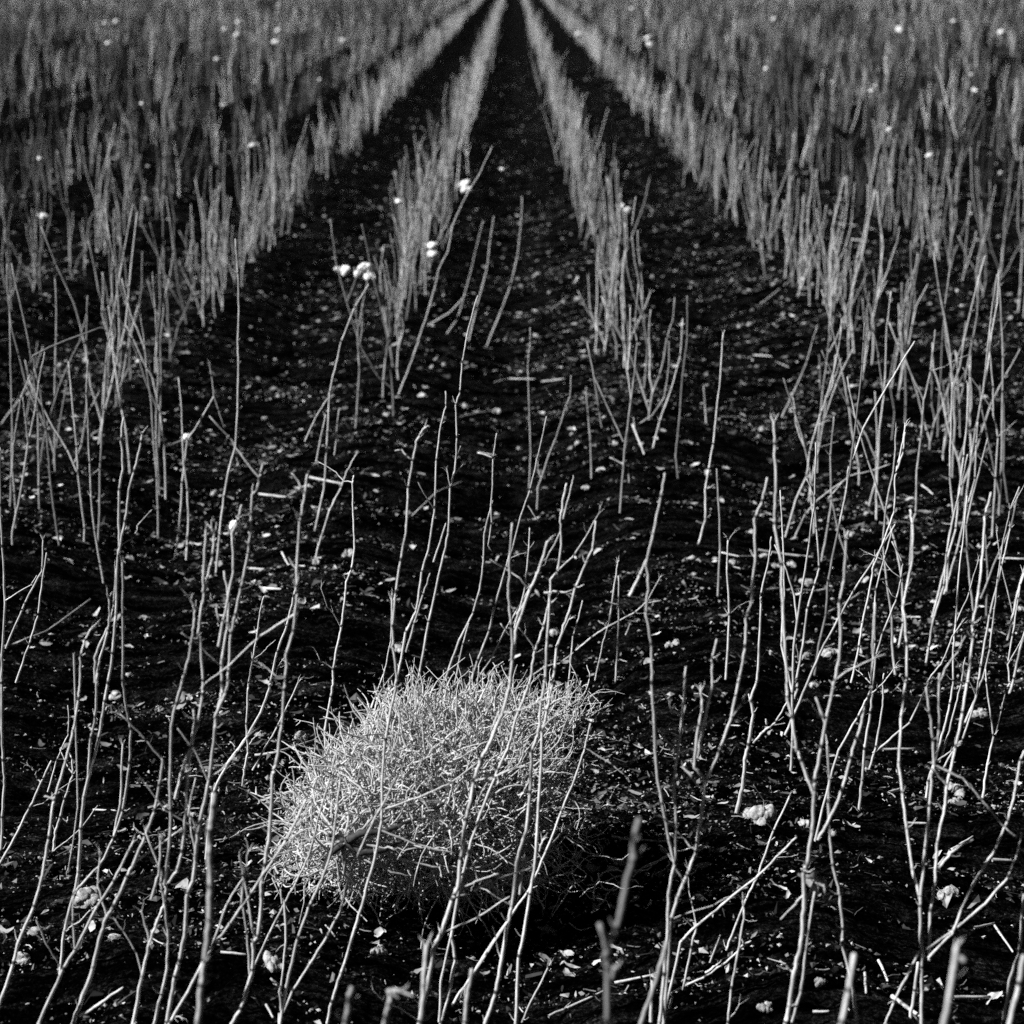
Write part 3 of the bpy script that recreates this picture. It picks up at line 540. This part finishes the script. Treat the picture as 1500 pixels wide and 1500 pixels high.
# ------------------------------------------------------------------ tumbleweed
def tumbleweed():
    r3 = np.random.default_rng(21)
    b = on_ground((640, 1318)); root = tag(empty('tumbleweed', b), 'pale tangled tumbleweed resting among the stalks', 'tumbleweed')
    C = np.array([0.0, 0.0, 0.205]); A = np.array([0.238, 0.235, 0.215])
    n = 7200
    d = r3.normal(0, 1, (n, 3)); d /= np.linalg.norm(d, axis=1, keepdims=True)
    lob = 0.60+0.62*vnoise(d[:, 0]*2.6+5, d[:, 2]*2.6+d[:, 1]*2.1+3, 51)
    rad = r3.uniform(0.12, 1.0, n)**0.55*lob
    p0 = C+d*A*rad[:, None]; p0[:, 0] += 0.68*np.maximum(p0[:, 2]-0.2, -0.04)-0.010; p0[:, 2] = np.maximum(p0[:, 2], 0.004)
    low = p0[:, 2] < 0.10; p0[low, 0] += r3.normal(0.03, 0.06, low.sum())
    right = np.clip((p0[:, 0]-0.02)/0.26, 0, 1)
    keep = r3.random(n) > 0.55*right; p0, d, right = p0[keep], d[keep], right[keep]; n = len(p0)
    top = np.clip((p0[:, 2]-0.2)/0.15, 0, 1)
    dirv = 0.5*d+np.array([0.10, 0, 0.3])+np.array([0.12, 0, 0.6])*top[:, None]+r3.normal(0, 0.55, (n, 3)); dirv /= np.linalg.norm(dirv, axis=1, keepdims=True)
    L = r3.gamma(5, 0.0125, n)*(1-0.25*top)+0.015; K = 9; P = np.zeros((n, K, 3)); P[:, 0] = p0; curl = r3.normal(0, 0.5, (n, 3))*(1-0.6*top[:, None])
    for k in range(1, K):
        dirv = dirv+curl*0.32+r3.normal(0, 0.17, (n, 3)); dirv /= np.linalg.norm(dirv, axis=1, keepdims=True)
        P[:, k] = P[:, k-1]+dirv*(L/(K-1))[:, None]
    P[..., 2] = np.maximum(P[..., 2], ground_z(P[..., 0]+b[0], P[..., 1]+b[1])-b[2]+0.004)
    r0 = r3.uniform(0.0010, 0.0022, n)*(1-0.4*right)
    mb = MB(); mb.add(*tube_batch(P, r0[:, None]*np.linspace(1.15, 0.45, K)[None], 5))
    for rep in range(2):                                               # stiff little side spines
        k = r3.integers(1, K-1, n); s = P[np.arange(n), k]; t = P[np.arange(n), k+1]-s
        t /= np.linalg.norm(t, axis=1, keepdims=True)+1e-9
        o = t*0.5+r3.normal(0, 0.7, (n, 3)); o /= np.linalg.norm(o, axis=1, keepdims=True)
        ln = r3.uniform(0.005, 0.014, n)[:, None]
        Q = np.stack([s, s+o*ln*0.5, s+(o+r3.normal(0, .2, (n, 3)))*ln], 1); Q[..., 2] = np.maximum(Q[..., 2], 0.003)
        mb.add(*tube_batch(Q, r0[:, None]*np.array([0.9, 0.75, 0.45])[None], 4))
    tag(link('twigs', mb.mesh('twigs', M_TWIG), root), kind='stuff')
    # the main boughs inside, from the torn-off root crown at the front
    cr = np.array([-0.145, -0.255, 0.225]); mb = MB()
    for k in range(30):
        e = r3.normal(0, 1, 3); e /= np.linalg.norm(e); e = C+e*A*1.02; e[0] += 0.5*(e[2]-.2)
        m1 = cr+(e-cr)*0.33+r3.normal(0, 0.05, 3); m2 = cr+(e-cr)*0.7+r3.normal(0, 0.05, 3); u_ = np.linspace(0, 1, 13)[:, None]
        q = cr*(1-u_)**3+3*m1*u_*(1-u_)**2+3*m2*u_*u_*(1-u_)+e*u_**3+r3.normal(0, 0.0025, (13, 3)); q[:, 2] = np.maximum(q[:, 2], 0.01)
        mb.add(*tube_batch(q[None], np.linspace(0.0030, 0.0011, 13)[None], 5))
    tag(link('bough', mb.mesh('bough', M_TWIG), root), kind='stuff')
    mb = MB()
    for q, r in (([(-0.04, 0, -0.05), (-0.025, 0, -0.02), (0, 0, 0), (0.03, -.005, 0.018), (0.075, 0, 0.022), (0.13, 0.03, 0.035), (0.19, 0.06, 0.06)], (0.006, 0.009, 0.013, 0.010, 0.008, 0.006, 0.003)),
                 ([(0, 0, 0), (0.03, -.01, -0.016), (0.07, 0, -0.014), (0.11, 0.03, 0.0)], (0.012, 0.009, 0.007, 0.004)),
                 ([(-0.03, 0.0, 0.012), (-0.012, 0, 0.008), (0.0, 0, 0)], (0.006, 0.008, 0.011))):
        P1, R1, _ = refine(np.array(q)+cr, (0.01, 0.004), sub=3, rng=r3)
        rr = np.interp(np.linspace(0, 1, len(P1)), np.linspace(0, 1, len(r)), r)
        mb.add(*tube_batch(P1[None], 0.62*rr[None]*(1+0.1*r3.normal(0, 1, len(P1)))[None], 8))
    link('root_crown', mb.mesh('root_crown', M_ROOT), root)
    # a few long loose tendrils trailing over the dark end
    mb = MB()
    for k in range(46):
        a = r3.uniform(-0.9, 0.9); p = np.array([0.20+0.06*r3.random(), a*0.2, r3.uniform(0.01, 0.28)]); dd = np.array([1.0, 0, r3.uniform(-.6, .8)]); q = [p]
        for j in range(9):
            dd = dd+r3.normal(0, 0.55, 3); dd /= np.linalg.norm(dd); q.append(q[-1]+dd*r3.uniform(0.008, 0.02)); q[-1][2] = max(q[-1][2], 0.006)
        mb.add(*tube_batch(np.array(q)[None], np.linspace(0.0011, 0.0006, 10)[None], 4))
    tag(link('tendril', mb.mesh('tendril', M_TWIG), root), kind='stuff')
tumbleweed()
# curled loose wisp beside it
mb = MB(); r4 = np.random.default_rng(5); b = on_ground((935, 1300))
for k in range(9):
    p = np.array([r4.normal(0, .03), r4.normal(0, .03), 0.012]); dd = r4.normal(0, 1, 3); q = [p]; dd[2] = abs(dd[2])*0.7; cu = r4.normal(0, .28, 3)
    for j in range(12):
        dd = dd+cu+r4.normal(0, .25, 3); dd /= np.linalg.norm(dd); q.append(q[-1]+dd*0.013); q[-1][2] = max(q[-1][2], 0.008)
    mb.add(*tube_batch(np.array(q)[None], np.full((1, 13), 0.0016), 5))
o = link('loose_wisp', mb.mesh('loose_wisp', M_TWIG)); o.location = b
tag(o, 'small curled wisp of dry twigs lying beside the dark end of the tumbleweed', 'wisp')

# ------------------------------------------------------------------ husk on the great fork, burs
def leafy(name, loc, n, size, seed, mat):
    r5 = np.random.default_rng(seed); mb = MB()
    for k in range(n):
        a = r5.uniform(0, 2*np.pi); out = np.array([math.cos(a), math.sin(a), r5.uniform(-0.9, 0.9)]); out /= np.linalg.norm(out)
        sid = np.cross(out, r5.normal(0, 1, 3)); sid /= np.linalg.norm(sid); nr = np.cross(out, sid)
        rows = []
        wid = (.15, .55, .85, 1, .95, .75, .45, .12)
        for j, wv in enumerate(wid):
            a2 = j/7*2.3; c = (out*math.sin(a2)+nr*(math.cos(a2)-1))*size*0.75+r5.normal(0, 0.03, 3)*size
            for e_ in (-1, -.5, 0, .5, 1): rows.append(c+sid*wv*size*.34*e_+nr*(0.30*e_*e_*wv*size)+r5.normal(0, 0.02, 3)*size)
        v = np.array(rows); q = np.array([[r*5+c, r*5+c+1, (r+1)*5+c+1, (r+1)*5+c] for r in range(7) for c in range(4)])
        mb.add(v, q)
    me = mb.mesh(name, mat); return me
husk = link('dry_husk', leafy('dry_husk', None, 6, 0.026, 4, M_BUR)); dl = ray((1190, 1290)); husk.location = np.array([0, 0, H])+dl*(2.93/dl[1])
tag(husk, 'curled dry leaf husk caught on the great forked stalk', 'husk')

# ------------------------------------------------------------------ cotton tufts
def tuft(p, size, label, group, z=None, fine=False, rng=RNG):
    q = at_height(p, z) if z is not None else on_ground(p)
    me = (LINT_FINE if fine else LINT if z is not None else LINT_DIRTY)[rng.integers(3 if fine else 5)]
    o = link('cotton_tuft', me); s = size*rng.uniform(0.7, 1.0)
    if z is None: q[2] += s*0.35
    o.location = q; o.scale = (s*rng.uniform(0.9, 1.3), s*rng.uniform(.8, 1.1), s*rng.uniform(.8, 1.1)); o.rotation_euler = (rng.uniform(-.4, .4), rng.uniform(-.4, .4), rng.uniform(0, 6.28))
    tag(o, label, 'cotton tuft', group)
big = [((1115, 1200), .024, 'plump white cotton tuft beside the foot of the thick elbow-branched stalk'), ((1095, 1194), .012, 'small round tuft touching the plump one at the elbow-branched stalk'),
       ((128, 1322), .023, 'lumpy cotton tuft under the leaning stalk in the west stand'), ((1387, 1314), .024, 'greyish ragged tuft behind the fanning many-stemmed stalk'),
       ((1402, 1160), .019, 'upper of two ragged tufts behind the crossing stems'), ((1399, 1175), .013, 'lower of two ragged tufts behind the crossing stems'),
       ((908, 1268), .011, 'bright round tuft near the loose wisp'), ((897, 1276), .008, 'smaller tuft joined to the bright round one near the wisp'),
       ((753, 1208), .012, 'bright tuft at the dark flank of the tumbleweed'), ((510, 815), .017, 'white tuft pressed against a thin straight stalk on open soil'),
       ((463, 830), .014, 'white tuft at the foot of the bent bright stalk'), ((728, 605), .017, 'bright round tuft at the end of a lying twig'),
       ((1212, 960), .016, 'oblong bright tuft on the litter of the east stand'), ((1223, 957), .013, 'rounded tuft next to the oblong one in the east stand'),
       ((990, 945), .013, 'bright tuft alone east of the cross-headed stick'), ((980, 947), .010, 'little tuft beside the bright one near the cross-headed stick'),
       ((442, 1088), .016, 'tuft just off the pale shoulder of the tumbleweed'), ((398, 1420), .016, 'half-shadowed tuft low among the stems of the brightest stalk'),
       ((33, 1408), .012, 'dim tuft near the slender elbowed stalk'), ((170, 1024), .016, 'tuft behind the close bundle of stems, nearest the bundle'),
       ((1437, 1050), .016, 'flat pale scrap beside the tuning-fork stalk'), ((557, 1397), .014, 'tuft on the soil below the tumbleweed'),
       ((1202, 1443), .012, 'dim tuft low beside the great forked stalk'), ((1123, 1482), .012, 'small tuft at the bottom of the photo before the great fork'),
       ((1182, 858), .018, 'ragged tuft lying on a pale twig in the east stand'), ((1013, 823), .018, 'largest tuft of the cluster at the end of the lying twigs')]
for p, s, l in big: tuft(p, s, l, 'larger cotton tufts on the soil', fine=True)
small = '283,440 440,450 310,473 367,478 67,375 307,413 185,380 475,319 432,346 445,333 597,488 683,492 825,353 892,397 955,407 990,397 787,403 590,428 1160,405 1137,413 1073,413 1097,477 1083,480 1250,444 1147,462 1278,470 1293,472 1433,352 125,530 180,550 87,537 60,625 260,602 288,600 332,603 388,615 313,725 315,692 12,703 190,990 680,597 993,530 847,655 858,718 940,652 900,653 838,638 567,610 650,535 633,540 813,930 583,953 760,660 1037,813 1047,822 1075,828 1137,832 1117,817 1160,827 1015,845 1285,838 1247,785 1357,805 1183,962 1105,923 1007,652 1100,783 1115,630 1297,702 1243,650 1497,897 285,1200 245,1188 52,1368 167,1380 973,1250 1218,1227 1192,1007 1180,1213 725,415 880,300 1050,345 1040,372 1020,360 1075,370 1110,355 1130,380 1190,420 960,340 870,480 930,470 905,430 845,440 820,410 805,430'
for tok in small.split():
    p = tuple(float(v) for v in tok.split(','))
    tuft(p, RNG.uniform(.009, .0165), 'small white cotton scrap lying on the dark soil between the stalks', 'small cotton scraps on the soil')
far = '153,34 172,32 160,63 408,7 350,32 330,43 347,53 405,62 408,44 318,87 468,117 208,152 327,154 372,213 59,232 63,317 503,60 925,13 950,55 952,65 847,50 973,163 1133,28 1317,43 1398,32 1467,47 1122,101 1220,120 1283,125 1278,133 1423,109 1428,132 1303,190 1362,228 583,295 735,248'
for tok in far.split():
    p = tuple(float(v) for v in tok.split(','))
    tuft(p, RNG.uniform(.018, .028) if p[1] > 90 else RNG.uniform(.040, .066), 'round white cotton tuft still hanging among the stalks beyond the open soil', 'cotton tufts hanging in the far rows', z=0.63)
for p, s, l in (((680, 270), .026, 'upper lobe of the bright hanging lint by the curling stalk'), ((683, 279), .020, 'lower lobe of the bright hanging lint by the curling stalk'), ((632, 360), .020, 'long pale lint strip hanging in the inner west row'),
                ((636, 374), .016, 'tail end of the lint strip hanging in the inner west row'), ((505, 396), .017, 'outermost tuft on the arm of the wide low fork'), ((523, 400), .020, 'middle tuft on the arm of the wide low fork'),
                ((534, 392), .018, 'topmost tuft on the wide low fork'), ((541, 404), .018, 'tuft at the stem of the wide low fork'), ((494, 395), .015, 'tuft on the second arm of the wide low fork'),
                ((912, 303), .018, 'upper tuft of a pair in the inner east row'), ((919, 308), .018, 'lower tuft of a pair in the inner east row'), ((273, 643), .014, 'tuft at the break of the folded stalk'),
                ((343, 772), .013, 'tuft clinging near the frayed tall stalk tip')):
    zz = 0.45 if p[1] < 500 else 0.28
    tuft(p, s*1.5, l, 'cotton tufts caught on nearer stalks', z=zz)

# ------------------------------------------------------------------ fallen twigs
fallen = '''E 670,185 740,165 850,172|E 880,195 980,170|E 520,340 600,325 690,312|E 600,495 670,505|E 310,780 420,670 530,640|F 160,935 250,960 310,960|F 330,925 450,945 570,970|F 280,1115 430,1100|F 500,1100 580,1105 640,1110|F 640,1200 700,1170 780,1120|F 1385,965 1500,965|F 420,825 450,825|F 165,340 240,345|F 310,70 390,72|F 410,95 465,120|F 1050,640 1100,680|D 1140,705 1260,690 1330,650|D 1360,635 1500,640|D 1085,1010 1160,1018|D 1150,1098 1235,1105|D 1240,965 1270,1000 1340,1010|D 835,890 885,900|D 30,1350 210,1280 400,1170|G 1120,330 1230,315 1380,270|G 970,1210 1080,1212|G 410,570 530,575|H 1190,690 1240,705 1435,712|H 1070,680 1130,635|H 910,1500 980,1450 1150,1370|H 1200,1340 1360,1300|I 905,495 955,480|I 880,305 1020,300|I 985,630 1080,632|I 860,1235 900,1325|I 800,1300 805,1390|I 920,1400 1040,1485|I 1370,1080 1450,1200|I 1280,1090 1370,1070|I 1190,1400 1350,1405|I 1360,790 1450,795|I 570,1480 640,1480|I 30,735 120,740|I 620,75 670,70|I 1120,820 1180,745 1275,690|G 1170,1430 1200,1490|E 1280,375 1330,505|B 920,1370 1000,1310|C 600,1260 680,1230 760,1160|C 510,1300 570,1305|C 340,1360 480,1240|C 740,1060 810,1060|C 690,990 760,995|C 640,1290 700,1250'''
for s in fallen.split('|'):
    pts, _ = parse(s); q = np.array([on_ground(p) for p in pts]); q[:, 2] = np.maximum(q[:, 2], q[:, 2].mean()-.004)+0.006
    c = q.mean(0); r = RNG.uniform(0.0024, 0.0042)
    o = link('fallen_twig', stem_mesh('fallen_twig', q-c, (r, r*0.7), M_BARK, RNG, bracts=0.2)); o.location = c
    tag(o, 'short broken cotton twig lying flat on the dark soil', 'twig', 'broken twigs on the soil')

# ------------------------------------------------------------------ leaf litter: uncountable crumbs of leaf, stem and lint
def scatter(n, r):
    y = np.exp(r.uniform(math.log(2.4), math.log(42), int(n*2.6))); y = y[r.random(len(y)) < np.clip((y/9)**1.0, 0, 1)*0.82+0.18]
    x = r.uniform(-1, 1, len(y))*(0.275*y+0.5)
    cl = vnoise(x*2.2, y*2.6, 61)*0.35+vnoise(x*9, y*22, 62)*0.25+vnoise(x*1.8, y*19+x, 63)*0.4
    row = 0.5+0.5*np.cos(2*np.pi*(x-ROW0+0.24)/ROWS)
    k = r.random(len(x)) < np.clip((cl-0.43)*5, 0.03, 1)*(0.35+0.65*row)
    return x[k][:n], y[k][:n]
r6 = np.random.default_rng(66); mb = MB()
x, y = scatter(60000, r6); n = len(x)
L = r6.gamma(1.6, 0.0022, n)+0.0014; a = r6.uniform(0, 2*np.pi, n); W = L*r6.uniform(0.15, 0.55, n); tl = r6.normal(0, 0.4, (n, 2)); cu = r6.normal(0, 0.35, n)
dx = np.stack([np.cos(a), np.sin(a), tl[:, 0]], -1); dy = np.stack([-np.sin(a), np.cos(a), tl[:, 1]], -1)
c = np.stack([x, y, ground_z(x, y)+0.003+np.abs(tl).sum(1)*L*0.45], -1)
vv = []
for s in (-1, 0, 1):
    wv = W*(1.0 if s == 0 else r6.uniform(0.15, 0.8, n))
    for t in (-1, 1):
        vv.append(c+dx*(s*L)[:, None]+dy*(t*wv*r6.uniform(.6, 1.1, n))[:, None]+np.array([0, 0, 1])*(cu*L*(abs(s))+r6.normal(0, 0.25, n)*L)[:, None])
V = np.stack(vv, 1); q = np.array([[0, 1, 3, 2], [2, 3, 5, 4]])
mb.add(V.reshape(-1, 3), (q[None]+(np.arange(n)*6)[:, None, None]).reshape(-1, 4))
x, y = scatter(14000, r6); n = len(x); a = r6.uniform(0, 2*np.pi, n); L = r6.uniform(0.004, 0.018, n); dz = r6.normal(0, 0.18, n)
d = np.stack([np.cos(a), np.sin(a), dz], -1); c = np.stack([x, y, ground_z(x, y)+0.005], -1); P = np.stack([c-d*L[:, None], c+r6.normal(0, .0015, (n, 3)), c+d*L[:, None]], 1)
mb.add(*tube_batch(P, np.repeat(r6.uniform(0.0006, 0.0014, n)[:, None], 3, 1), 4))
x, y = scatter(24000, r6); kk = r6.random(len(x)) < np.clip((y-2.6)/4.5, 0.12, 1); x, y = x[kk], y[kk]; n = len(x)                                 # curled whole leaves, bur halves and lint shreds
L = np.minimum(r6.gamma(3.0, 0.0030, n)+0.003, 0.016); a = r6.normal(0, 0.7, n); W = L*r6.uniform(0.25, 0.6, n); cu = r6.uniform(0.1, 0.9, n); sk = r6.uniform(-.5, .5, n)
dx = np.stack([np.cos(a), np.sin(a), r6.normal(0, .2, n)], -1); dy = np.stack([-np.sin(a), np.cos(a), r6.normal(0, .4, n)], -1); c = np.stack([x, y, ground_z(x, y)+0.004+0.1*L], -1); vv = []
for i in range(5):
    s = i/2-1; wv = W*(1-0.75*s*s)*r6.uniform(0.7, 1.15, n)
    for t in (-1, 0, 1):
        vv.append(c+dx*(s*L)[:, None]+dy*(t*wv+sk*L*s*s)[:, None]+np.array([0, 0, 1])*(cu*wv*abs(t)+0.35*cu*L*s*s+r6.normal(0, 0.08, n)*L)[:, None])
q = np.array([[i*3+j, i*3+j+1, i*3+j+4, i*3+j+3] for i in range(4) for j in range(2)])
shreds = MB(); shreds.add(np.stack(vv, 1).reshape(-1, 3), (q[None]+(np.arange(n)*15)[:, None, None]).reshape(-1, 4))
tag(link('leaf_shreds', shreds.mesh('leaf_shreds', M_SHRED)), 'curled pale leaf and lint shreds strewn over the black soil', 'shreds', kind='stuff')
x, y = scatter(130000, r6); n = len(x)                               # crumbs of dry leaf, husk and crusted earth
d = np.array([[1, 0, 0], [-1, 0, 0], [0, 1, 0], [0, -1, 0], [0, 0, 1], [0, 0, -1]], float); sz = 0.0011+r6.gamma(1.3, 0.0011, n)
V = d[None]*r6.uniform(0.5, 1.3, (n, 6, 1))*np.array([1.25, 1.0, 0.8])+r6.normal(0, 0.2, (n, 6, 3)); V = V*sz[:, None, None]
a = r6.uniform(0, 6.28, n)[:, None]; vx = V[..., 0]*np.cos(a)-V[..., 1]*np.sin(a); vy = V[..., 0]*np.sin(a)+V[..., 1]*np.cos(a)
V = np.stack([vx+x[:, None], vy+y[:, None], V[..., 2]+(ground_z(x, y)+0.0025+sz*0.5)[:, None]], -1)
q = np.array([[4, 0, 2, 2], [4, 2, 1, 1], [4, 1, 3, 3], [4, 3, 0, 0], [5, 2, 0, 0], [5, 1, 2, 2], [5, 3, 1, 1], [5, 0, 3, 3]])[:, :3]
crumbs = MB(); crumbs.add(V.reshape(-1, 3), (q[None]+(np.arange(n)*6)[:, None, None]).reshape(-1, 3))
tag(link('litter_crumbs', crumbs.mesh('litter_crumbs', M_LITTER, False)), 'fine dry crumbs of leaf and husk in ragged streaks on the soil', 'crumbs', kind='stuff')
tag(link('leaf_litter', mb.mesh('leaf_litter', M_LITTER, False)), 'dry leaf crumbs and stem bits scattered over the black soil', 'litter', kind='stuff')
# sides are named as one sees them looking up the furrow
for o in bpy.data.objects:
    for k in ('label', 'group'):
        if k in o.keys(): o[k] = o[k].replace('west', 'left').replace('east', 'right')
print('traced', N_TRACED, 'individual', len(ind), 'mass', len(rest), 'verts', mass.n)
